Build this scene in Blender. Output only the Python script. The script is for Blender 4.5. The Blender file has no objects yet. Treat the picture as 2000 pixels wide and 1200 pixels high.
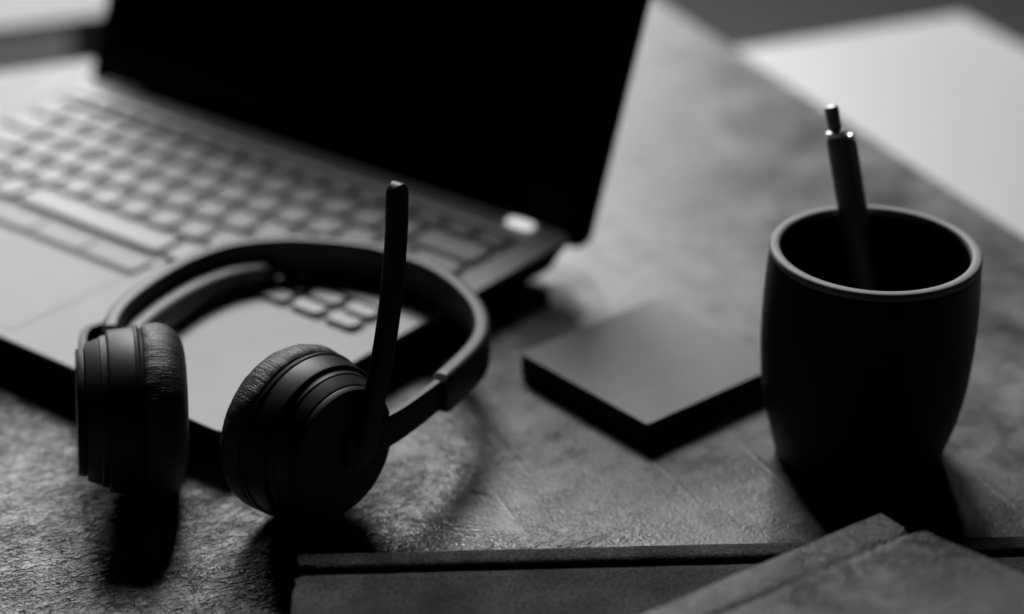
import bpy, bmesh, math, random
from mathutils import Vector, Matrix, noise as mnoise

random.seed(7)
scene = bpy.context.scene
COL = scene.collection

# ------------------------------------------------------------------ camera
F_PX, PITCH, ROLL, CAM_H = 4106.3, 0.47503, 0.00607, 0.41681
cam_data = bpy.data.cameras.new('camera')
cam = bpy.data.objects.new('camera', cam_data)
COL.objects.link(cam)
cam_data.sensor_width = 36.0
cam_data.lens = F_PX * 36.0 / 2000.0
cam_data.clip_start = 0.02
cam_data.clip_end = 60.0
fw = Vector((0, math.cos(PITCH), -math.sin(PITCH)))
rt0 = Vector((1, 0, 0))
up0 = rt0.cross(fw)
cr, sr = math.cos(ROLL), math.sin(ROLL)
rt = rt0 * cr + up0 * sr
up = up0 * cr - rt0 * sr
cam.matrix_world = Matrix(((rt.x, up.x, -fw.x, 0.0), (rt.y, up.y, -fw.y, 0.0),
                           (rt.z, up.z, -fw.z, CAM_H), (0, 0, 0, 1)))
cam_data.dof.use_dof = True
cam_data.dof.focus_distance = 0.728
cam_data.dof.aperture_fstop = 3.6
cam_data.dof.aperture_blades = 0
scene.camera = cam

# ------------------------------------------------------------------ world, window light, exposure
world = bpy.data.worlds.new('World')
scene.world = world
world.use_nodes = True
wb = world.node_tree.nodes['Background']
wb.inputs['Color'].default_value = (1, 1, 1, 1)
wb.inputs['Strength'].default_value = 0.001



def area_light(name, loc, target, sx, sy, watts):
    ld = bpy.data.lights.new(name, 'AREA')
    ld.shape = 'RECTANGLE'
    ld.size, ld.size_y = sx, sy
    ld.energy = watts
    ld.color = (1, 1, 1)
    lo = bpy.data.objects.new(name, ld)
    COL.objects.link(lo)
    lo.location = loc
    lo.rotation_euler = (Vector(target) - Vector(loc)).to_track_quat('-Z', 'Y').to_euler()


# soft window behind the table: upper lamp; lower lamp added for tabletop sheen
area_light('upper_window_light', (-0.30, 2.92, 2.13), (0.0, 0.78, 0.0), 1.05, 0.9, 150.0)
area_light('low_sheen_light', (-0.50, 4.30, 1.00), (-0.1, 0.9, 0.0), 2.0, 0.75, 72.0)

vs = scene.view_settings
vs.view_transform = 'Standard'
vs.look = 'None'
vs.exposure = 0.0
vs.gamma = 1.0
vs.use_curve_mapping = False
scene.cycles.max_bounces = 6
scene.cycles.diffuse_bounces = 3
scene.cycles.glossy_bounces = 4
scene.cycles.use_denoising = True


# ------------------------------------------------------------------ materials
class NT:
    """small helper for building a node material"""
    def __init__(self, name):
        self.m = bpy.data.materials.new(name)
        self.m.use_nodes = True
        self.t = self.m.node_tree
        self.b = self.t.nodes['Principled BSDF']

    def n(self, kind, **kw):
        nd = self.t.nodes.new(kind)
        for k, v in kw.items():
            if k in nd.inputs:
                nd.inputs[k].default_value = v
            else:
                setattr(nd, k, v)
        return nd

    def l(self, a, b):
        self.t.links.new(a, b)

    def coord(self, out='Object', scale=(1, 1, 1)):
        tc = self.n('ShaderNodeTexCoord')
        mp = self.n('ShaderNodeMapping')
        mp.inputs['Scale'].default_value = scale
        self.l(tc.outputs[out], mp.inputs['Vector'])
        return mp.outputs['Vector']

    def noise(self, vec, scale, detail=4, rough=0.55, dist=0.0):
        nd = self.n('ShaderNodeTexNoise', Scale=scale, Detail=detail, Roughness=rough, Distortion=dist)
        self.l(vec, nd.inputs['Vector'])
        return nd.outputs['Fac']

    def vor(self, vec, scale, feature='F1', rand=1.0):
        nd = self.n('ShaderNodeTexVoronoi', feature=feature)
        nd.inputs['Scale'].default_value = scale
        nd.inputs['Randomness'].default_value = rand
        self.l(vec, nd.inputs['Vector'])
        return nd.outputs['Distance']

    def ramp(self, fac, a, b, va=0.0, vb=1.0):
        nd = self.n('ShaderNodeMapRange', interpolation_type='SMOOTHSTEP')
        nd.inputs['From Min'].default_value = a
        nd.inputs['From Max'].default_value = b
        nd.inputs['To Min'].default_value = va
        nd.inputs['To Max'].default_value = vb
        self.l(fac, nd.inputs['Value'])
        return nd.outputs['Result']

    def math(self, op, a, b=0.0):
        nd = self.n('ShaderNodeMath', operation=op)
        for i, v in enumerate((a, b)):
            if isinstance(v, (int, float)):
                nd.inputs[i].default_value = v
            else:
                self.l(v, nd.inputs[i])
        return nd.outputs['Value']

    def grey(self, val):
        nd = self.n('ShaderNodeCombineColor')
        for i in range(3):
            self.l(val, nd.inputs[i])
        self.l(nd.outputs['Color'], self.b.inputs['Base Color'])

    def bump(self, h, dist, strength=1.0, chain=None):
        nd = self.n('ShaderNodeBump', Strength=strength, Distance=dist)
        self.l(h, nd.inputs['Height'])
        if chain is not None:
            self.l(chain, nd.inputs['Normal'])
        self.l(nd.outputs['Normal'], self.b.inputs['Normal'])
        return nd.outputs['Normal']


def plain(name, v, rough=0.5, metal=0.0, spec=0.5, grain=0.0, gscale=900.0, var=0.12):
    k = NT(name)
    k.b.inputs['Roughness'].default_value = rough
    k.b.inputs['Metallic'].default_value = metal
    k.b.inputs['Specular IOR Level'].default_value = spec
    co = k.coord()
    k.grey(k.ramp(k.noise(co, 60.0, 5), 0.3, 0.7, v * (1 - var), v * (1 + var)))
    if grain:
        k.bump(k.noise(co, gscale, 2), grain)
    return k.m


def table_material():
    k = NT('rough_stone_tabletop')
    co = k.coord()
    big = k.noise(co, 5.5, 5, 0.6, 0.6)
    mid = k.noise(co, 26.0, 6, 0.62, 0.4)
    spots = k.noise(co, 85.0, 6, 0.7, 0.3)
    sx = k.n('ShaderNodeSeparateXYZ')
    k.l(co, sx.inputs[0])
    # the crust is worn rough at one end of the slab: 0 smooth areas, 1 weathered areas
    along = k.math('ADD', sx.outputs['X'], k.math('MULTIPLY', sx.outputs['Y'], 0.35))
    along = k.math('ADD', along, k.math('MULTIPLY', k.math('SUBTRACT', k.noise(co, 9.0, 5, 0.65, 0.4), 0.5), 0.75))
    clear = k.ramp(k.noise(co, 30.0, 4, 0.6, 0.5), 0.44, 0.62, 1.0, 0.55)
    patch = k.math('MULTIPLY', k.ramp(along, -0.66, -0.50, 1.0, 0.02), clear)
    fine = k.noise(co, 700.0, 1.5, 0.5, 0.2)
    rot = k.n('ShaderNodeMapping')
    rot.inputs['Rotation'].default_value = (0, 0, math.radians(-20))
    rot.inputs['Scale'].default_value = (1.0, 1.7, 1.0)
    k.l(co, rot.inputs['Vector'])
    co2 = rot.outputs['Vector']
    crust = k.noise(co2, 210.0, 3.2, 0.62, 0.6)
    # fissures: edges of irregular cells, wobbling with noise
    wob = k.n('ShaderNodeTexNoise', Scale=70.0, Detail=5.0)
    k.l(co2, wob.inputs['Vector'])
    mx = k.n('ShaderNodeVectorMath', operation='MULTIPLY_ADD')
    mx.inputs[1].default_value = (0.055, 0.055, 0.055)
    k.l(wob.outputs['Color'], mx.inputs[0])
    k.l(co2, mx.inputs[2])
    cell = k.vor(mx.outputs['Vector'], 58.0, 'DISTANCE_TO_EDGE')
    crack_zone = k.ramp(k.noise(co, 34.0, 4, 0.6), 0.50, 0.60)
    crack = k.math('MULTIPLY', k.ramp(cell, 0.0, 0.035, 1.0, 0.0), k.math('MULTIPLY', crack_zone, k.ramp(along, -0.62, -0.40, 1.0, 0.0)))
    base = k.math('MULTIPLY', k.ramp(big, 0.3, 0.72, 0.058, 0.12), k.ramp(mid, 0.30, 0.70, 0.55, 1.38))
    base = k.math('MULTIPLY', base, k.ramp(spots, 0.36, 0.56, 0.5, 1.12))
    # left-to-right falloff of the window light, painted into the slab's colour
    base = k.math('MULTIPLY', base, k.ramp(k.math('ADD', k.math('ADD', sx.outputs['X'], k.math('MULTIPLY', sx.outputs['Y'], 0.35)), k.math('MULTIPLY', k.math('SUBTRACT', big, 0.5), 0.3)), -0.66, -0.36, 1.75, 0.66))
    pits = k.math('MULTIPLY', k.ramp(crust, 0.36, 0.48, 0.85, 0.0), patch)
    base = k.math('MULTIPLY', base, k.math('SUBTRACT', 1.0, pits))
    base = k.math('MULTIPLY', base, k.math('SUBTRACT', 1.0, k.math('MULTIPLY', crack, 0.6)))
    k.grey(base)
    k.l(k.ramp(mid, 0.3, 0.7, 0.33, 0.50), k.b.inputs['Roughness'])
    k.b.inputs['Specular IOR Level'].default_value = 0.33
    h = k.math('MULTIPLY', k.ramp(crust, 0.30, 0.62), k.math('ADD', k.math('MULTIPLY', patch, 0.95), 0.03))
    h = k.math('SUBTRACT', h, k.math('MULTIPLY', crack, 0.9))
    n1 = k.bump(h, 0.0015, 1.0)
    n2 = k.bump(k.math('MULTIPLY', fine, k.math('ADD', k.math('MULTIPLY', patch, 0.85), 0.15)), 0.0012, 1.0, n1)
    # long faint trowel and scratch marks
    co3 = k.coord('Object', (1.0, 0.09, 1.0))
    n3 = k.bump(k.noise(co3, 260.0, 2, 0.5, 0.2), 0.0002, 0.3, n2)
    rot4 = k.n('ShaderNodeMapping')
    rot4.inputs['Rotation'].default_value = (0, 0, math.radians(38))
    rot4.inputs['Scale'].default_value = (1.0, 0.05, 1.0)
    k.l(co, rot4.inputs['Vector'])
    k.bump(k.ramp(k.noise(rot4.outputs['Vector'], 190.0, 2, 0.5, 0.35), 0.64, 0.72), 0.00018, 0.4, n3)
    return k.m


def leather_cushion_material():
    k = NT('creased_leatherette')
    uv = k.coord('UV')
    co = k.coord()
    k.grey(k.ramp(k.noise(co, 200.0, 4), 0.3, 0.7, 0.012, 0.02))
    k.b.inputs['Roughness'].default_value = 0.5
    k.b.inputs['Specular IOR Level'].default_value = 0.3
    mp = k.n('ShaderNodeMapping')
    mp.inputs['Scale'].default_value = (190.0, 2.2, 1.0)
    k.l(uv, mp.inputs['Vector'])
    folds = k.noise(mp.outputs['Vector'], 1.0, 4, 0.6, 0.9)
    n1 = k.bump(k.ramp(folds, 0.30, 0.62), 0.0005, 0.36)
    mp2 = k.n('ShaderNodeMapping')
    mp2.inputs['Scale'].default_value = (330.0, 40.0, 1.0)
    k.l(uv, mp2.inputs['Vector'])
    k.bump(k.vor(mp2.outputs['Vector'], 1.0), 0.0003, 0.4, n1)
    return k.m


def cloth_cover_material():
    k = NT('worn_book_cloth')
    co = k.coord()
    k.grey(k.math('MULTIPLY', k.ramp(k.noise(co, 45.0, 6, 0.65), 0.32, 0.70, 0.015, 0.040),
                  k.ramp(k.noise(co, 800.0, 1, 0.5), 0.3, 0.7, 0.55, 1.4)))
    k.b.inputs['Roughness'].default_value = 0.75
    k.b.inputs['Specular IOR Level'].default_value = 0.06
    a = k.coord('Object', (1.0, 0.25, 1.0))
    b = k.coord('Object', (0.25, 1.0, 1.0))
    weave = k.math('ADD', k.noise(a, 2200.0, 1), k.noise(b, 2200.0, 1))
    n1 = k.bump(weave, 0.0004, 0.9)
    k.bump(k.noise(co, 160.0, 5, 0.7), 0.0006, 0.35, n1)
    return k.m


def book_leather_material():
    k = NT('worn_book_leather')
    co = k.coord()
    m1 = k.noise(co, 13.0, 5, 0.6, 0.9)
    m2 = k.noise(co, 75.0, 5, 0.65, 0.4)
    sx = k.n('ShaderNodeSeparateXYZ')
    k.l(co, sx.inputs[0])
    # worn: window sheen painted into the leather colour along the spine side
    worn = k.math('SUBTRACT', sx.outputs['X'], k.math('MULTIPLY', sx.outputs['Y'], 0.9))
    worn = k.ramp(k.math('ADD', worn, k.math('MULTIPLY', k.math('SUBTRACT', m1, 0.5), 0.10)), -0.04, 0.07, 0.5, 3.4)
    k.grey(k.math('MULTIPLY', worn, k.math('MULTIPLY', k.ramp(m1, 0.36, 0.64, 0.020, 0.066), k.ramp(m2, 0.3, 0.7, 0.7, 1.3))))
    # handled areas have been rubbed to a shine
    k.l(k.math('ADD', k.ramp(k.noise(co, 19.0, 4, 0.6, 0.7), 0.38, 0.62, 0.24, 0.52), k.ramp(m2, 0.3, 0.7, -0.04, 0.04)), k.b.inputs['Roughness'])
    k.b.inputs['Specular IOR Level'].default_value = 0.30
    grain = k.vor(co, 1250.0)
    n1 = k.bump(grain, 0.0007, 1.0)
    k.bump(k.noise(co, 110.0, 6, 0.7), 0.0012, 0.4, n1)
    return k.m


def paper_material(name, v, scale=(1, 1, 1)):
    k = NT(name)
    co = k.coord('Object', scale)
    k.grey(k.ramp(k.noise(co, 40.0, 3), 0.3, 0.7, v * 0.75, v * 1.1))
    k.b.inputs['Roughness'].default_value = 0.85
    k.bump(k.noise(co, 40.0, 2), 0.0004, 0.8)
    return k.m


M = {
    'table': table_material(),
    'floor': plain('dark_floor', 0.010, 0.75, gscale=300, var=0.2),
    'white': plain('white_paint', 0.27, 0.55, spec=0.3, var=0.03),
    'ledge': plain('pale_paint', 0.11, 0.55, spec=0.3, var=0.03),
    'silver': plain('anodised_silver', 0.28, 0.6, metal=0.0, spec=0.2, grain=0.00004, gscale=4000, var=0.03),
    'strip': plain('polished_trim', 0.5, 0.5, spec=0.3, var=0.03),
    'well': plain('keyboard_well', 0.04, 0.6, var=0.05),
    'key': plain('key_plastic', 0.21, 0.5, spec=0.3, var=0.05),
    'grille': plain('grille_plastic', 0.12, 0.55, var=0.05),
    'dark': plain('laptop_dark_shell', 0.008, 0.55, spec=0.1, var=0.1),
    'screen': plain('switched_off_screen', 0.003, 0.4, spec=0.05, var=0.05),
    'bright': plain('lit_button', 0.8, 0.3, spec=0.5, var=0.02),
    'hp': plain('matt_black_plastic', 0.008, 0.44, spec=0.2, grain=0.00005, gscale=5000, var=0.06),
    'hp_rim': plain('satin_black_plastic', 0.010, 0.43, spec=0.28, grain=0.00004, gscale=5000, var=0.05),
    'cushion': leather_cushion_material(),
    'pad': plain('padded_leatherette', 0.028, 0.45, spec=0.5, grain=0.0002, gscale=1500, var=0.1),
    'boom': plain('soft_black_boom', 0.005, 0.5, spec=0.18, var=0.05),
    'band': plain('headband_plastic', 0.015, 0.46, spec=0.28, grain=0.00004, gscale=5000, var=0.05),
    'mesh': plain('speaker_cloth', 0.01, 0.8, grain=0.0002, gscale=3000),
    'mug': plain('matt_black_ceramic', 0.009, 0.55, spec=0.12, grain=0.00004, gscale=2500, var=0.1),
    'rim': plain('bare_ceramic_rim', 0.15, 0.6, spec=0.2, grain=0.00006, gscale=2500, var=0.12),
    'pen': plain('pen_grey_metal', 0.28, 0.33, spec=0.6, var=0.05),
    'chrome': plain('chrome', 0.85, 0.28, metal=1.0, var=0.02),
    'notes': plain('notes_edge', 0.01, 0.8, spec=0.2, var=0.1),
    'notes_top': plain('notes_top', 0.02, 0.42, spec=0.2, grain=0.00003, gscale=1800, var=0.25),
    'cloth': cloth_cover_material(),
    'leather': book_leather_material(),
    'pages': paper_material('page_edges', 0.3, (1, 1, 60)),
}


_b = M['bright'].node_tree.nodes['Principled BSDF']          # the power button is backlit
_b.inputs['Emission Color'].default_value = (1, 1, 1, 1)
_b.inputs['Emission Strength'].default_value = 0.75


# ------------------------------------------------------------------ mesh helpers
def link_mesh(name, bm, mat, parent=None, smooth=True, angle=35):
    me = bpy.data.meshes.new(name)
    bmesh.ops.recalc_face_normals(bm, faces=bm.faces)
    bm.to_mesh(me)
    bm.free()
    for p in me.polygons:
        p.use_smooth = smooth
    if smooth:
        me.set_sharp_from_angle(angle=math.radians(angle))
        for p in me.polygons:
            if len(p.vertices) > 6:
                p.use_smooth = False
    me.materials.append(mat)
    o = bpy.data.objects.new(name, me)
    COL.objects.link(o)
    if parent is not None:
        o.parent = parent
    return o


def tag(o, label=None, cat=None, group=None, kind=None):
    for k, v in (('label', label), ('category', cat), ('group', group), ('kind', kind)):
        if v:
            o[k] = v
    return o


def empty(name, loc=(0, 0, 0), rz=0.0):
    o = bpy.data.objects.new(name, None)
    o.empty_display_size = 0.02
    COL.objects.link(o)
    o.location = loc
    o.rotation_euler = (0, 0, rz)
    return o


def box_bm(x0, x1, y0, y1, z0, z1, bevel=0.0, seg=3, bm=None):
    own = bmesh.new()
    bmesh.ops.create_cube(own, size=1.0)
    for v in own.verts:
        v.co = Vector((x0 + (v.co.x + .5) * (x1 - x0), y0 + (v.co.y + .5) * (y1 - y0), z0 + (v.co.z + .5) * (z1 - z0)))
    if bevel:
        bmesh.ops.bevel(own, geom=list(own.edges), offset=bevel, segments=seg, profile=0.5, affect='EDGES')
    if bm is None:
        return own
    me = bpy.data.meshes.new('tmp')
    own.to_mesh(me)
    own.free()
    bm.from_mesh(me)
    bpy.data.meshes.remove(me)
    return bm


def rounded_slab(x0, x1, y0, y1, z0, z1, r, bevel=0.0, rseg=6, bseg=2):
    """plan-rounded slab with softened top and bottom edges"""
    bm = bmesh.new()
    pts = []
    for cx, cy, a0 in ((x1 - r, y1 - r, 0), (x0 + r, y1 - r, 90), (x0 + r, y0 + r, 180), (x1 - r, y0 + r, 270)):
        for i in range(rseg + 1):
            a = math.radians(a0 + 90.0 * i / rseg)
            pts.append((cx + r * math.cos(a), cy + r * math.sin(a)))
    vsb = [bm.verts.new((p[0], p[1], z0)) for p in pts]
    f = bm.faces.new(vsb)
    ret = bmesh.ops.extrude_face_region(bm, geom=[f])
    top = [v for v in ret['geom'] if isinstance(v, bmesh.types.BMVert)]
    bmesh.ops.translate(bm, verts=top, vec=(0, 0, z1 - z0))
    if bevel:
        ed = [e for e in bm.edges if abs(e.verts[0].co.z - e.verts[1].co.z) < 1e-9]
        bmesh.ops.bevel(bm, geom=ed, offset=bevel, segments=bseg, profile=0.5, affect='EDGES')
    return bm


def loft(sections, closed=True, cap=True, uv=False):
    """sections: list of equal-length point rings"""
    bm = bmesh.new()
    rings = [[bm.verts.new(p) for p in s] for s in sections]
    n = len(rings[0])
    for a, b in zip(rings[:-1], rings[1:]):
        for i in range(n if closed else n - 1):
            j = (i + 1) % n
            bm.faces.new((a[i], a[j], b[j], b[i]))
    if cap and closed:
        bm.faces.new(rings[0][::-1])
        bm.faces.new(rings[-1])
    return bm


def lathe(profile, n=96, uv=False, wobble=None):
    """profile of (radius, height) turned about local Z; radius 0 closes the end"""
    bm = bmesh.new()
    uvl = bm.loops.layers.uv.new('UVMap') if uv else None
    rings = []
    for r, z in profile:
        if r <= 1e-7:
            rings.append([bm.verts.new((0, 0, z))])
        else:
            ring = []
            for i in range(n):
                a = 2 * math.pi * i / n
                rr = r if wobble is None else r + wobble(a, r, z)
                ring.append(bm.verts.new((rr * math.cos(a), rr * math.sin(a), z)))
            rings.append(ring)
    m = len(profile)
    for k in range(m - 1):
        a, b = rings[k], rings[k + 1]
        for i in range(n):
            j = (i + 1) % n
            if len(a) == 1 and len(b) == 1:
                continue
            if len(a) == 1:
                vs_, us = (a[0], b[j], b[i]), ((i + .5, k), (i + 1, k + 1), (i, k + 1))
            elif len(b) == 1:
                vs_, us = (a[i], a[j], b[0]), ((i, k), (i + 1, k), (i + .5, k + 1))
            else:
                vs_, us = (a[i], a[j], b[j], b[i]), ((i, k), (i + 1, k), (i + 1, k + 1), (i, k + 1))
            f = bm.faces.new(vs_)
            if uvl:
                for lp, (uu, vv) in zip(f.loops, us):
                    lp[uvl].uv = (uu / n, vv / (m - 1))
    return bm


def smooth_profile(pts, sub=4):
    out = []
    for i in range(len(pts) - 1):
        p0 = Vector(pts[max(i - 1, 0)]).to_2d() if False else Vector(pts[max(i - 1, 0)])
        p1, p2 = Vector(pts[i]), Vector(pts[i + 1])
        p3 = Vector(pts[min(i + 2, len(pts) - 1)])
        for s in range(sub):
            t = s / sub
            out.append(0.5 * ((2 * p1) + (p2 - p0) * t + (2 * p0 - 5 * p1 + 4 * p2 - p3) * t * t + (3 * p1 - p0 - 3 * p2 + p3) * t ** 3))
    out.append(Vector(pts[-1]))
    return out


def axis_matrix(c, a, z_hint=Vector((0, 0, 1))):
    """local Z along a"""
    a = Vector(a).normalized()
    x = z_hint.cross(a).normalized()
    y = a.cross(x)
    return Matrix(((x.x, y.x, a.x, c[0]), (x.y, y.y, a.y, c[1]), (x.z, y.z, a.z, c[2]), (0, 0, 0, 1)))


# ------------------------------------------------------------------ setting: floor, far pale furniture, table
tag(link_mesh('floor', box_bm(-6, 6, -3, 9, -0.80, -0.75), M['floor'], smooth=False), kind='structure')

TA = math.radians(24.3)
eA = Vector((math.cos(TA), math.sin(TA), 0))
eB = Vector((-math.sin(TA), math.cos(TA), 0))

# table: its far right corner stands hidden behind the laptop lid
p_right = Vector((0.1636, 1.0527, 0))
p_back = Vector((-0.26, 1.1023, 0))
corner = p_right + eB * (p_back - p_right).dot(eB)
table = empty('table', corner + Vector((0, 0, -0.75)), TA)
tag(table, 'dark stone topped table with weathered rough surface under the laptop and headset', 'table')
# local frame: +x along eA, +y along eB, corner at the origin
tb = box_bm(-1.5, 0, -1.35, 0, 0.722, 0.75, 0.0025, 2)
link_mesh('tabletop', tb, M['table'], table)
for lx, ly in ((-0.06, -0.06), (-1.44, -0.06), (-0.06, -1.29), (-1.44, -1.29)):
    link_mesh('leg', box_bm(lx - .025, lx + .025, ly - .025, ly + .025, 0.0, 0.7215, 0.002, 1), M['dark'], table)

cab = empty('cabinet', Vector((0.300, 1.342, -0.75)), TA)
tag(cab, 'low white cabinet with flat top beyond the right edge of the dark table', 'cabinet')
link_mesh('cabinet_top', box_bm(-0.32, 0, -0.95, 0, 0.682, 0.70, 0.002, 2), M['white'], cab)
link_mesh('body', box_bm(-0.31, -0.01, -0.94, -0.01, 0.0, 0.6815, 0.002, 1), M['white'], cab)

bench = empty('bench', Vector((-0.303, 1.316, -0.75)), TA)
tag(bench, 'blurred pale bench top beyond the far left edge of the dark table', 'bench')
link_mesh('bench_top', box_bm(-0.9, 0.16, 0, 0.5, 0.694, 0.70, 0.002, 2), M['ledge'], bench)
for lx in (-0.87, 0.13):
    for ly in (0.04, 0.46):
        link_mesh('leg', box_bm(lx - .02, lx + .02, ly - .02, ly + .02, 0.0, 0.6935, 0.002, 1), M['ledge'], bench)

# ------------------------------------------------------------------ laptop
# local frame: origin under the front right corner, x runs left to right (negative inside), y runs front to back
LW, LD = 0.3225, 0.2200
ZB, ZT = 0.0035, 0.0180
LTH = -0.65129
lap = empty('laptop', (-0.10546, 0.67006, 0.0), LTH)
tag(lap, 'open silver laptop with black screen and dark back on the dark table', 'laptop')

# chassis: wedge-edged slab with a keyboard recess left open
bm = rounded_slab(-LW, 0, 0, LD, ZB + 0.003, ZT - 0.0012, 0.006)
for v in bm.verts:                                   # underside tapers in
    if v.co.z < 0.008:
        v.co.x += 0.006 * (1 if v.co.x < -LW / 2 else -1)
        v.co.y += 0.006 * (1 if v.co.y < LD / 2 else -1)
        v.co.z = ZB
link_mesh('chassis', bm, M['dark'], lap)
KX0, KX1, KY0, KY1 = -0.3035, -0.0145, 0.0885, 0.2005
bm = bmesh.new()
outer = []
r = 0.006
for cx, cy, a0 in ((-r, LD - r, 0), (-LW + r, LD - r, 90), (-LW + r, r, 180), (-r, r, 270)):
    for i in range(7):
        a = math.radians(a0 + 15.0 * i)
        outer.append((cx + r * math.cos(a), cy + r * math.sin(a)))
inner = []
r2 = 0.003
for cx, cy, a0 in ((KX1 - r2, KY1 - r2, 0), (KX0 + r2, KY1 - r2, 90), (KX0 + r2, KY0 + r2, 180), (KX1 - r2, KY0 + r2, 270)):
    for i in range(7):
        a = math.radians(a0 + 15.0 * i)
        inner.append((cx + r2 * math.cos(a), cy + r2 * math.sin(a)))
zo = ZT - 0.00115
ring_specs = [[(x, y, zo) for x, y in outer],
              [(x - 0.0005 * (1 if x > -LW / 2 else -1), y - 0.0005 * (1 if y > LD / 2 else -1), ZT) for x, y in outer],
              [(x, y, ZT) for x, y in inner],
              [(x, y, ZT - 0.0011) for x, y in inner]]
link_mesh('palm_rest', loft(ring_specs, cap=False), M['silver'], lap, angle=20)
kb = link_mesh('keyboard', rounded_slab(KX0, KX1, KY0, KY1, ZT - 0.00112, ZT - 0.0008, 0.003), M['well'], lap)


def key_mesh(w, d):
    bmk = bmesh.new()
    secs = []
    for k, (ins, z) in enumerate(((0.0, 0.0), (0.0001, 0.0017), (0.0006, 0.0023), (0.0012, 0.0024))):
        ww, dd, rr = w / 2 - ins, d / 2 - ins, max(0.0016 - ins * .3, 0.0006)
        ring = []
        for sx, sy, a0 in ((1, 1, 0), (-1, 1, 90), (-1, -1, 180), (1, -1, 270)):
            rb = rr * (2.2 if sy < 0 else 1.0)
            rb = min(rb, dd * 0.9, ww * 0.9)
            for i in range(5):
                a = math.radians(a0 + 22.5 * i)
                ring.append((sx * (ww - rb) + rb * math.cos(a), sy * (dd - rb) + rb * math.sin(a), z))
        secs.append(ring)
    # shallow dish in the middle
    cring = [(x * 0.55, y * 0.5, 0.0021) for x, y, z in secs[-1]]
    secs.append(cring)
    return loft(secs)


U = 0.01905
key_cache = {}


def put_key(cx, cy, w, d, name='key'):
    kk = (round(w, 4), round(d, 4))
    if kk not in key_cache:
        o = link_mesh(name, key_mesh(w, d), M['key'], kb, angle=50)
        key_cache[kk] = o.data
    else:
        o = bpy.data.objects.new(name, key_cache[kk])
        COL.objects.link(o)
        o.parent = kb
    o.location = (cx, cy, ZT - 0.00082)
    return o


XR = -0.0165                                        # right end of the key block
XL = XR - 15 * U
GAP = 0.0032
rows = [(0.1195, [2.25] + [1] * 10 + [2.75]),
        (0.1385, [1.75] + [1] * 11 + [2.25]),
        (0.1575, [1.5] + [1] * 12 + [1.5]),
        (0.1765, [1] * 13 + [2])]
for cy, ws in rows:
    x = XL
    for w in ws:
        put_key(x + w * U / 2, cy, w * U - GAP, 0.0158)
        x += w * U
x = XL
for i in range(16):
    w = 15 * U / 16
    put_key(x + w / 2, 0.1925, w - GAP, 0.0086)
    x += w
x = XL
for w in (1, 1, 1, 1):
    put_key(x + w * U / 2, 0.1000, w * U - GAP, 0.0165)
    x += w * U
sp = put_key(x + 2.5 * U, 0.1000, 5 * U - GAP, 0.0165, 'space_bar')
x += 5 * U
for w in (1, 1, 1):
    put_key(x + w * U / 2, 0.1000, w * U - GAP, 0.0165)
    x += w * U
for i in range(3):
    for cy in (0.0947, 0.1058):
        put_key(x + U / 2, cy, U - GAP, 0.0088)
    x += U

# trim strip, speaker grille, power button behind the keys
link_mesh('trim_strip', rounded_slab(-0.306, -0.0105, 0.2012, 0.2062, ZT + 0.0001, ZT + 0.0009, 0.002, 0.0003), M['strip'], lap)
bm = rounded_slab(-0.288, -0.036, 0.2075, 0.2165, ZT + 0.0001, ZT + 0.0005, 0.002)
link_mesh('speaker_grille', bm, M['grille'], lap)
link_mesh('power_button', rounded_slab(-0.0325, -0.0185, 0.2100, 0.2166, ZT + 0.0001, ZT + 0.0018, 0.0030, 0.0005), M['bright'], lap)
# touch pad and its three buttons
link_mesh('touchpad', rounded_slab(-0.2265, -0.1265, 0.006, 0.0690, ZT + 0.0001, ZT + 0.00018, 0.003), M['silver'], lap)
link_mesh('button_recess', rounded_slab(-0.2275, -0.1255, 0.0698, 0.0868, ZT + 0.0001, ZT + 0.0003, 0.002), M['well'], lap)
for bx0, bx1 in ((-0.2265, -0.1935), (-0.1922, -0.1608), (-0.1595, -0.1265)):
    link_mesh('touchpad_button', rounded_slab(bx0, bx1, 0.0722, 0.0846, ZT + 0.0003, ZT + 0.0014, 0.002, 0.0004), M['silver'], lap)
# hinges
for hx in (-0.293, -0.030):
    bm = bmesh.new()
    bmesh.ops.create_cone(bm, cap_ends=True, segments=24, radius1=0.0052, radius2=0.0052, depth=0.024)
    bmesh.ops.rotate(bm, verts=bm.verts, matrix=Matrix.Rotation(math.pi / 2, 3, 'Y'))
    bmesh.ops.translate(bm, verts=bm.verts, vec=(hx, LD + 0.0030, ZT - 0.0042))
    link_mesh('hinge', bm, M['silver'] if hx < -0.2 else M['dark'], lap)
# lid: built in its own plane then tilted back
LA = math.radians(68)
LX0, LX1 = -LW + 0.0030, 0.0030
lid_m = Matrix.Translation((0, 0.2235, 0.0140)) @ Matrix.Rotation(LA, 4, 'X')
bm = rounded_slab(LX0, LX1, -0.0040, 0.236, -0.0055, 0.0, 0.008, 0.0012)
bm.transform(lid_m)
lid = link_mesh('lid', bm, M['dark'], lap)
bm = rounded_slab(LX0 + .009, LX1 - .009, 0.020, 0.226, 0.00005, 0.0004, 0.002)
bm.transform(lid_m)
link_mesh('screen', bm, M['screen'], lid)
# feet
for fx, fy in ((-0.30, 0.02), (-0.022, 0.02), (-0.30, 0.195), (-0.022, 0.195)):
    link_mesh('foot', rounded_slab(fx - .009, fx + .009, fy - .005, fy + .005, 0.0, ZB + .0004, 0.004), M['dark'], lap)

# ------------------------------------------------------------------ headset
hs = empty('headset', (-0.085, 0.68, 0.0))
tag(hs, 'black over ear headset with raised microphone boom lying against the open laptop', 'headset')
HO = Vector(hs.location)


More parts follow.
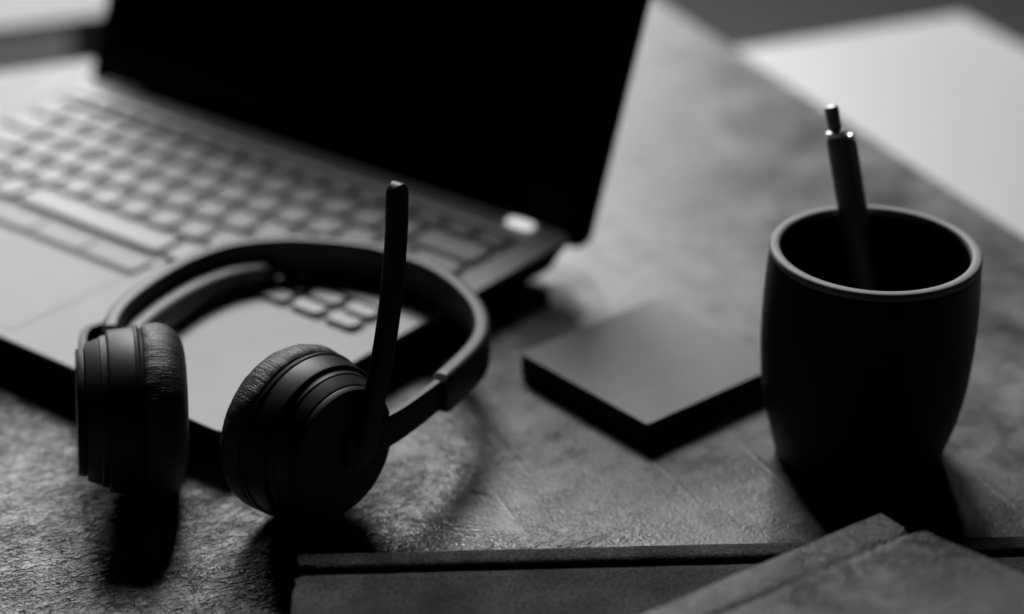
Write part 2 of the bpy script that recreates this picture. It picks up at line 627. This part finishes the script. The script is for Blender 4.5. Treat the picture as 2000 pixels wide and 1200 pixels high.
def hs_obj(name, bm, mat, mw=None, parent=None, angle=35):
    o = link_mesh(name, bm, mat, None, angle=angle)
    m = Matrix.Identity(4) if mw is None else mw
    # keep every piece in world place while parented to the headset or one of its parts
    o.parent = parent if parent is not None else hs
    pm = Matrix.Translation(HO) if parent is None else parent['_m']
    o.matrix_parent_inverse = Matrix.Identity(4)
    o.matrix_basis = pm_inv(pm) @ m
    return o


def pm_inv(pm):
    return pm.inverted()


def ear_cup(c, a, deep=1.0):
    mw = axis_matrix(c, a) @ Matrix.Diagonal((1, 1, deep, 1))
    housing = [(0.0, -0.0010), (0.0296, -0.0010), (0.0300, 0.0), (0.0309, 0.0003), (0.0312, 0.0008), (0.0309, 0.0017), (0.0304, 0.0019),
               (0.0296, 0.0098), (0.0293, 0.0104), (0.0286, 0.0106), (0.0270, 0.0106), (0.0, 0.0105)]
    cup = link_mesh('ear_cup', lathe(housing, 128), M['hp'], hs, angle=28)
    cup.matrix_basis = Matrix.Translation(-HO) @ mw
    ring = [(0.0, 0.0104), (0.0266, 0.0104), (0.0277, 0.0107), (0.0278, 0.0110), (0.0273, 0.0128), (0.0268, 0.0131),
            (0.0250, 0.0175), (0.0248, 0.0178), (0.0238, 0.0178), (0.0, 0.0178)]
    link_mesh('outer_shell', lathe(ring, 128), M['hp_rim'], cup, angle=28)
    cush = smooth_profile([(0.0150, -0.0020), (0.0148, -0.0080), (0.0165, -0.0128), (0.0200, -0.0150), (0.0240, -0.0147),
                           (0.0278, -0.0130), (0.0304, -0.0100), (0.0315, -0.0065), (0.0314, -0.0032), (0.0306, -0.0012), (0.0296, -0.0008)], 5)
    cush = [(p[0], p[1]) for p in cush]

    def wob(an, rr, z):
        if rr < 0.02:
            return 0
        return 0.00035 * mnoise.noise(Vector((math.cos(an) * 6, math.sin(an) * 6, z * 120))) + \
            0.00018 * mnoise.noise(Vector((math.cos(an) * 22, math.sin(an) * 22, z * 160)))
    link_mesh('ear_cushion', lathe(cush, 220, uv=True, wobble=wob), M['cushion'], cup, angle=80)
    link_mesh('speaker_cloth', lathe([(0.0155, -0.0040), (0.008, -0.0036), (0.0, -0.0035)], 64), M['mesh'], cup)
    return mw


cR, aR = Vector((-0.0741, 0.6462, 0.0330)), Vector((0.7555, -0.6551, 0.004)).normalized()
cL, aL = Vector((-0.1355, 0.6638, 0.0322)), Vector((-0.9755, -0.2070, 0.070)).normalized()
mR = ear_cup(cR, aR)
mL = ear_cup(cL, aL, 1.08)

# headband shell: outer top edge of the arch, traced in plan (metres)
plan = [(-0.1573, 0.7105), (-0.1581, 0.7223), (-0.1567, 0.7358), (-0.1518, 0.7521), (-0.1458, 0.7664), (-0.1376, 0.7812),
        (-0.1285, 0.7922), (-0.1188, 0.8001), (-0.1043, 0.8053), (-0.0871, 0.8067), (-0.0651, 0.8028), (-0.0518, 0.797),
        (-0.0318, 0.7808), (-0.0209, 0.7657), (-0.0123, 0.7466), (-0.0084, 0.7274), (-0.0095, 0.7086), (-0.0161, 0.6897), (-0.0238, 0.6725)]
crv = smooth_profile([(x, y, 0) for x, y in plan], 6)
# even arc-length resampling
cum = [0.0]
for p, q in zip(crv[:-1], crv[1:]):
    cum.append(cum[-1] + (q - p).length)
NB = 110
path = []
for i in range(NB + 1):
    s = cum[-1] * i / NB
    j = max(k for k in range(len(cum)) if cum[k] <= s + 1e-9)
    j = min(j, len(crv) - 2)
    t = (s - cum[j]) / max(cum[j + 1] - cum[j], 1e-9)
    path.append(crv[j].lerp(crv[j + 1], t))
for _ in range(3):
    path = [path[0]] + [(path[i - 1] + path[i] * 2 + path[i + 1]) / 4 for i in range(1, len(path) - 1)] + [path[-1]]


def frame(i):
    t = (path[min(i + 1, NB)] - path[max(i - 1, 0)]).normalized()
    return t, Vector((t.y, -t.x, 0))           # inward normal (arch runs clockwise)


BZ = 0.0335


def half_h(u):
    return 0.5 * (0.0178 - 0.0014 * abs(2 * u - 1) ** 2)


def band_z(u):
    """the middle of the arch sags on to the laptop"""
    return 0.0274 + 0.0058 * abs(2 * u - 1) ** 2


def band_thick(u):
    return 0.0068


secs = []
for i in range(NB + 1):
    u = i / NB
    t, nrm = frame(i)
    h = half_h(u)
    th = band_thick(u)
    end = min(u, 1 - u) * cum[-1]
    sh = 1.0 if end > 0.004 else 0.72 + 0.28 * math.sqrt(max(0.0, 1 - (1 - end / 0.004) ** 2))
    h *= sh
    ring = []
    rr = min(0.0022, h * .4)
    for cx, cz, a0 in ((th - rr * .7, h - rr, 0), (rr, h - rr, 90), (rr, -h + rr, 180), (th - rr * .7, -h + rr, 270)):
        for k in range(5):
            a = math.radians(a0 + 22.5 * k)
            ring.append(path[i] + nrm * (cx + rr * math.cos(a) * (0.7 if cx > rr else 1)) + Vector((0, 0, band_z(u) + cz + rr * math.sin(a))))
    secs.append(ring)
band = hs_obj('headband', loft(secs), M['band'])
band['_m'] = Matrix.Identity(4)
del band['_m']

# padded inner cushion of the headband, on one stretch of the arch


def inner_pad(I0, I1, depth, lift):
    secs = []
    for i in range(I0, I1 + 1):
        u = i / NB
        t, nrm = frame(i)
        h = half_h(u)
        s = min(i - I0, I1 - i) / 5.0
        e = 1.0 if s >= 1 else math.sqrt(max(0.0, 1 - (1 - s) ** 2))
        d = (depth + 0.0022 * (i - I0) / (I1 - I0)) * (0.1 + 0.9 * e)
        hh = h * 0.52 * (0.4 + 0.6 * e)
        ring = []
        for k in range(17):
            a = math.pi * (0.5 - k / 16.0)
            ca, sa = math.cos(a), math.sin(a)
            ring.append(path[i] + nrm * (0.0064 + d * abs(ca) ** 0.5) + Vector((0, 0, band_z(u) + lift + hh * math.copysign(abs(sa) ** 0.75, sa))))
        secs.append(ring)
    return loft(secs)


link_mesh('headband_cushion', inner_pad(4, 43, 0.0076, -0.0034), M['pad'], band, angle=70)

# slider arms with the round hub that carries each ear cup


def slider(hub_m, path_pts, hgt0, hgt1, hs_=1.0):
    bms = lathe([(0.0, 0.0180), (0.0240, 0.0180), (0.0244, 0.0183), (0.0240, 0.0205), (0.0238, 0.0207), (0.0, 0.0209)], 96)
    bmesh.ops.scale(bms, verts=bms.verts, vec=(hs_, hs_, 1))
    bms.transform(hub_m)
    pts = smooth_profile(path_pts, 8)
    sc = []
    n = len(pts)
    for i, p in enumerate(pts):
        t = (pts[min(i + 1, n - 1)] - pts[max(i - 1, 0)]).normalized()
        nr = Vector((t.y, -t.x, 0)).normalized()
        f = i / (n - 1)
        h = 0.5 * (hgt0 + (hgt1 - hgt0) * f)
        w = 0.0019
        ring = []
        for k in range(20):
            a = 2 * math.pi * k / 20
            ca, sa = math.cos(a), math.sin(a)
            ring.append(p + nr * w * math.copysign(abs(ca) ** .4, ca) + Vector((0, 0, h * math.copysign(abs(sa) ** .35, sa))))
        sc.append(ring)
    arm = loft(sc)
    me = bpy.data.meshes.new('tmp')
    arm.to_mesh(me)
    arm.free()
    bms.from_mesh(me)
    bpy.data.meshes.remove(me)
    return bms


hubR = cR + aR * 0.0203
hR = Vector((-aR.y, aR.x, 0)).normalized()
endR = path[-4] + frame(NB - 4)[1] * 0.0034
endR.z = BZ
mid = hubR + hR * 0.028
hs_obj('slider_arm', slider(mR, [hubR, hubR + hR * 0.014, mid, endR.lerp(mid, .45) + aR * 0.0005, endR], 0.0135, 0.0118), M['boom'])
hubL = cL + aL * 0.0186
hL = Vector((aL.y, -aL.x, 0)).normalized()
endL = path[4] + frame(4)[1] * 0.0034
endL.z = BZ
mid = hubL + hL * 0.026 - aL * 0.0012
hs_obj('slider_arm', slider(mL, [hubL, hubL + hL * 0.016, Vector((-0.1612, 0.6960, BZ)), Vector((-0.1634, 0.7070, BZ)), Vector((-0.1628, 0.7145, BZ)), Vector((-0.1578, 0.7190, BZ))], 0.0125, 0.0122, 0.955), M['boom'])

# microphone boom: flat rounded stick rising from the hub of the right-hand cup
P0 = cR + aR * 0.0212
line = [(0.0072, 0.0010), (0.0086, 0.0050), (0.0102, 0.0100), (0.0122, 0.0165), (0.0146, 0.0240), (0.0178, 0.0345), (0.0206, 0.0460), (0.0230, 0.0585),
        (0.0246, 0.0700), (0.0257, 0.0800), (0.0263, 0.0918)]
bp_ = smooth_profile([(s, z, 0) for s, z in line], 6)
sc = []
WB, TB = 0.0042, 0.0023
nb = len(bp_)


def boom_ring(p, t, wscale, off=0.0):
    nrm2 = Vector((t.y, -t.x, 0))
    ring = []
    w = WB * wscale
    for k in range(24):
        a = 2 * math.pi * k / 24
        ca, sa = math.cos(a), math.sin(a)
        q = p + nrm2 * (w * math.copysign(abs(ca) ** .45, ca))
        d = TB * math.copysign(abs(sa) ** .45, sa)
        ring.append(P0 + hR * q.x + Vector((0, 0, q.y)) + aR * (d + TB))
    return ring


for i, p in enumerate(bp_):
    t = (bp_[min(i + 1, nb - 1)] - bp_[max(i - 1, 0)]).normalized()
    f = i / (nb - 1)
    sc.append(boom_ring(p, t, 1.12 - 0.12 * f))
pl, tl = bp_[-1], (bp_[-1] - bp_[-2]).normalized()
for k in range(1, 9):
    a = math.pi / 2 * k / 8
    sc.append(boom_ring(pl + tl * WB * math.sin(a), tl, max(math.cos(a), 0.03)))
bmB = loft(sc)
piv = lathe([(0.0, -0.002), (0.0086, -0.002), (0.0088, 0.0012), (0.0080, 0.0018), (0.0, 0.0020)], 64)
piv.transform(axis_matrix(P0 + hR * 0.0072 + Vector((0, 0, 0.001)), aR))
me = bpy.data.meshes.new('tmp')
piv.to_mesh(me)
piv.free()
bmB.from_mesh(me)
bpy.data.meshes.remove(me)
hs_obj('microphone_boom', bmB, M['boom'], angle=40)

# ------------------------------------------------------------------ mug and pen
MC = Vector((0.1324, 0.6920, 0.0))
mug = empty('mug', MC)
mug.scale = (1, 1, 1.015)
tag(mug, 'matt black handleless mug holding a pen on the right of the table', 'mug')
outer_p = smooth_profile([(0.0304, 0.0006), (0.0317, 0.0022), (0.0331, 0.0075), (0.0350, 0.0145), (0.0366, 0.0210), (0.0384, 0.0320), (0.0393, 0.0440),
                          (0.0396, 0.0560), (0.0393, 0.0690), (0.0384, 0.0820)], 5)
inner_p = smooth_profile([(0.0347, 0.0828), (0.0356, 0.0720), (0.0360, 0.0600), (0.0356, 0.0460), (0.0338, 0.0310), (0.0308, 0.0170), (0.0266, 0.0085), (0.0200, 0.0060)], 5)
prof = [(0.0, 0.0014), (0.0270, 0.0014), (0.0288, 0.0)] + [(p[0], p[1]) for p in outer_p]
link_mesh('body', lathe(prof + [(0.0382, 0.0828), (0.0350, 0.0829)] + [(p[0], p[1]) for p in inner_p] + [(0.0, 0.0056)], 128), M['mug'], mug, angle=60)
rimp = []
for k in range(13):
    a = math.pi * k / 12
    rimp.append((0.0366 + 0.0020 * math.copysign(abs(math.cos(a)) ** 0.6, math.cos(a)), 0.0829 + 0.0021 * math.sin(a) ** 0.6))
link_mesh('rim', lathe([(0.0384, 0.0822)] + rimp + [(0.0347, 0.0822)], 128), M['rim'], mug, angle=60)

PB, PT = Vector((0.1455, 0.6972, 0.0062)), Vector((0.1277, 0.7220, 0.0855))
pd = (PT - PB).normalized()
pen = empty('pen', PB)
tag(pen, 'slim dark click pen with clip leaning inside the black mug', 'pen')
pm = axis_matrix((0, 0, 0), pd, Vector((0, -1, 0)))


def pen_part(name, bm, mat, angle=35):
    for v in bm.verts:                                  # overall length of this pen
        v.co.z = v.co.z * 0.880 if v.co.z < 0.06 else v.co.z - 0.0072
    bm.transform(pm)
    return link_mesh(name, bm, mat, pen, angle=angle)


pen_part('barrel', lathe([(0.0, 0.011), (0.0014, 0.0112), (0.0026, 0.0180), (0.0043, 0.030), (0.0047, 0.060), (0.0046, 0.100), (0.0043, 0.1205), (0.0037, 0.1222), (0.0, 0.1222)], 48), M['pen'])
pen_part('tip', lathe([(0.0, 0.0), (0.0005, 0.0002), (0.0007, 0.003), (0.0013, 0.0112), (0.0, 0.0112)], 32), M['chrome'])
pen_part('collar', lathe([(0.0, 0.1222), (0.0036, 0.1223), (0.0040, 0.1232), (0.0039, 0.1243), (0.0029, 0.1249), (0.0, 0.1247)], 48), M['chrome'])
pen_part('push_button', lathe([(0.0, 0.1247), (0.0026, 0.1247), (0.0027, 0.1325), (0.0025, 0.1338), (0.0016, 0.1343), (0.0, 0.1344)], 40), M['pen'])
# clip on the right-hand side: flat strip with a slot near its free end
cdir = Vector((0.86, -0.30, 0.0))
cl = pm.inverted().to_3x3() @ cdir
cl.z = 0
cl.normalize()
cs = Vector((-cl.y, cl.x, 0))


def clip_bm():
    b = bmesh.new()
    prof_ = [(0.0036, 0.1228), (0.0054, 0.1214), (0.0059, 0.1180), (0.0058, 0.105), (0.0056, 0.0935), (0.0052, 0.0900), (0.0054, 0.0880)]
    sc_ = []
    for k, (rr, z) in enumerate(prof_):
        w = (0.0022, 0.0024, 0.0023, 0.0022, 0.0021, 0.0019, 0.0010)[k]
        th = 0.0009
        sc_.append([cl * (rr + (dx if dx > 0 else dx * 1.6)) + cs * dy + Vector((0, 0, z)) for dx, dy in ((-th, -w), (th * .4, -w), (th, -w * .6), (th, w * .6), (th * .4, w), (-th, w))])
    return loft(sc_)


pen_part('clip', clip_bm(), M['pen'], 25)
bm = bmesh.new()
bmesh.ops.create_uvsphere(bm, u_segments=24, v_segments=12, radius=1.0)
for v in bm.verts:
    q = v.co.copy()
    v.co = cl * (0.0054 + q.x * 0.0016) + cs * (q.y * 0.0029) + Vector((0, 0, 0.1214 + q.z * 0.0014))
pen_part('clip_cap', bm, M['chrome'])

# ------------------------------------------------------------------ block of notes
na = math.atan2(-0.0565, 0.0482)
npd = empty('note_block', (0.0034, 0.7482, 0.0), na)
tag(npd, 'square dark block of notes lying flat between the laptop and the mug', 'note block')
bm = bmesh.new()
S = 0.0745
secs = []
NL = 12
for k in range(NL + 1):
    z = 0.0108 * k / NL
    j = 0.00012 * (random.random() - .5)
    ins = 0.0012 * max(0, 1 - k / 2.0) ** 2
    rr = 0.0014
    ring = []
    for cx, cy, a0 in ((S - rr - ins, S - rr - ins, 0), (rr + ins, S - rr - ins, 90), (rr + ins, rr + ins, 180), (S - rr - ins, rr + ins, 270)):
        for i in range(4):
            a = math.radians(a0 + 30 * i)
            ring.append((cx + rr * math.cos(a) + j, cy + rr * math.sin(a) + j, z))
    secs.append(ring)
link_mesh('sheets', loft(secs), M['notes'], npd)
link_mesh('top_sheet', rounded_slab(0.0, S, 0.0, S, 0.01085, 0.0112, 0.0014, 0.0001), M['notes_top'], npd)

# ------------------------------------------------------------------ books
BT = math.atan2(0.0138, 0.2458)
b1 = empty('book', (-0.0718, 0.5905, 0.0), BT)
tag(b1, 'worn cloth bound book with frayed spine end lying flat under the leather book', 'book')
BL, BW, B1H = 0.262, 0.165, 0.0185


def cover_profile():
    top = [(0.0006, 0.0030), (0.0016, 0.0070), (0.0018, 0.0150), (0.0014, 0.0176), (0.0006, 0.0184), (-0.0016, 0.0186), (-0.0048, 0.0184), (-0.0062, 0.0177),
           (-0.0076, 0.0160), (-0.0090, 0.0152), (-0.0102, 0.0157), (-0.0110, 0.0172), (-0.0116, 0.0183), (-0.0126, 0.0187)]
    tp = smooth_profile(top, 3)
    y = -0.0126
    while y > -BW:
        y -= 0.0024
        tp.append(Vector((y, 0.0187)))
    return tp


prof1 = cover_profile()
NX = 190
xs = [BL * (i / NX) ** 1.35 for i in range(NX + 1)]


def left_in(y):
    """how far the left end of the cover is set back at this y (frayed spine end, worn corner)"""
    if y > -0.0004:
        return 0.0006
    if y > -0.0058:
        return 0.0004 + 0.0012 * abs(mnoise.noise(Vector((y * 900, 3.1, 0)))) - 0.0009 * math.exp(-((y + 0.0018) / 0.0012) ** 2)
    if y > -0.0118:
        return 0.0012 + 0.0052 * math.exp(-((y + 0.0072) / 0.0018) ** 2)
    return 0.0010 * math.exp(-((y + 0.016) / 0.003) ** 2) - 0.0006


def cover_z(x, y, z):
    dz = 0.00018 * mnoise.noise(Vector((x * 60, y * 60, 1.7))) + 0.00012 * mnoise.noise(Vector((x * 220, y * 220, 4.0)))
    if y < -0.0118:
        # crease running in from the worn corner
        yc = -0.0225 + (x - 0.0030) * 0.32 + 0.0006 * math.sin(x * 700)
        if x < 0.018:
            dz -= 0.0009 * math.exp(-((y - yc) / 0.0007) ** 2) * math.exp(-((x - 0.009) / 0.0055) ** 2)
            dz += 0.0006 * math.exp(-((y - yc - 0.0016) / 0.0011) ** 2) * math.exp(-((x - 0.008) / 0.006) ** 2)
        if x < 0.006:
            dz -= 0.0012 * (1 - x / 0.006) ** 2 * math.exp(-((y + 0.0126) / 0.006) ** 2)
    else:
        if x < 0.010:
            dz += (1 - x / 0.010) * 0.0007 * mnoise.noise(Vector((x * 500, y * 500, 9.0)))
    return dz


secs = []
TH = 0.0016
for i, x in enumerate(xs):
    ring = []
    ti = max(0.0, 1 - x / 0.012)
    for p in prof1:
        y, z = p[0], p[1]
        xx = x + left_in(y) * ti if i < NX else x
        ring.append((xx, y, z + cover_z(x, y, z)))
    inner = []
    for k, p in enumerate(prof1):
        q0 = prof1[max(k - 1, 0)]
        q1 = prof1[min(k + 1, len(prof1) - 1)]
        tv = Vector((q1[0] - q0[0], q1[1] - q0[1])).normalized()
        nv = Vector((-tv.y, tv.x))
        y, z = p[0], p[1]
        xx = x + left_in(y) * ti if i < NX else x
        yy, zz = y + nv.x * TH, z + nv.y * TH
        inner.append((xx, yy, zz + cover_z(x, y, z)))
    ring += inner[::-1]
    secs.append(ring)
cov = link_mesh('cover', loft(secs), M['cloth'], b1, angle=60)
link_mesh('back_cover', box_bm(0, BL, -BW, 0.0008, 0.0002, 0.0024, 0.0006, 2), M['cloth'], b1)
link_mesh('page_block', box_bm(0.0035, BL - 0.0035, -BW + 0.004, -0.0105, 0.0026, 0.0150, 0.0004, 1), M['pages'], b1)

# leather book: spine strip, groove, then the upper cover lifting away from the spine
d1 = Vector((-0.0837, -0.0590, 0)).normalized()
b2 = empty('book', (0.1216, 0.5843, 0.0192), math.atan2(d1.y, d1.x))
tag(b2, 'leather bound book with smooth worn cover lying askew on top of the cloth book', 'book')
L2, W2 = 0.200, 0.135
ZS = 0.0226
TILT = math.radians(10.5)
# local: +x down the spine from the head, +y towards the fore edge (checked against the spine direction)
prof = [(-0.0012, 0.0040), (-0.0020, 0.0090), (-0.0018, 0.0150), (-0.0008, 0.0200), (0.0006, 0.0222), (0.0022, 0.0227), (0.0080, 0.0227), (0.0114, 0.0225), (0.0129, 0.0216),
        (0.0141, 0.0210), (0.0152, 0.0216), (0.0163, 0.0232), (0.0182, 0.0244)]
pf = smooth_profile(prof, 4)
y = 0.0182
z = 0.0244
while y < W2:
    y += 0.0025
    a = TILT * min(1.0, (y - 0.018) / 0.012)
    z += 0.0025 * math.tan(a)
    pf.append(Vector((y, z)))
secs = []
NX2 = 120
for i in range(NX2 + 1):
    f = (i / NX2) ** 1.3
    ring = []
    inn = []
    for k, p in enumerate(pf):
        y, z = p[0], p[1]
        off = 0.0
        if y > 0.0145:                                  # the board sticks out past the spine head and has a round corner
            off = -0.0022
            dy = y - 0.0150
            if dy < 0.006:
                off += 0.0040 * (1 - math.sqrt(max(0.0, 1 - (1 - dy / 0.006) ** 2)))
        else:
            off = 0.0002 + 0.0004 * mnoise.noise(Vector((y * 400, 0.3, 2)))
        x = off + (L2 - off) * f
        dz = 0.0005 * mnoise.noise(Vector((x * 35, y * 35, 5.5))) + 0.0002 * mnoise.noise(Vector((x * 130, y * 130, 2.5)))
        edge = min(1.0, (x - off) / 0.0022)
        dz -= 0.0007 * (1 - math.sqrt(max(0.0, 1 - (1 - edge) ** 2)))
        ring.append((x, y, z + dz))
        q0 = pf[max(k - 1, 0)]
        q1 = pf[min(k + 1, len(pf) - 1)]
        tv = Vector((q1[0] - q0[0], q1[1] - q0[1])).normalized()
        nv = Vector((tv.y, -tv.x))
        th = 0.0021 if y > 0.0145 else 0.0014
        inn.append((x, y + nv.x * th, z + nv.y * th + dz * .5))
    secs.append(ring + inn[::-1])
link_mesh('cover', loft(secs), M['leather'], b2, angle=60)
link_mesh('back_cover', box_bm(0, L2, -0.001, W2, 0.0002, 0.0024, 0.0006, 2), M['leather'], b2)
bm = box_bm(0.004, L2 - 0.004, 0.0160, W2 - 0.004, 0.0026, 0.0190, 0.0004, 1)
for v in bm.verts:
    if v.co.z > 0.010:
        v.co.z += max(0.0, v.co.y - 0.020) * math.tan(TILT) - 0.0004
link_mesh('page_block', bm, M['pages'], b2)
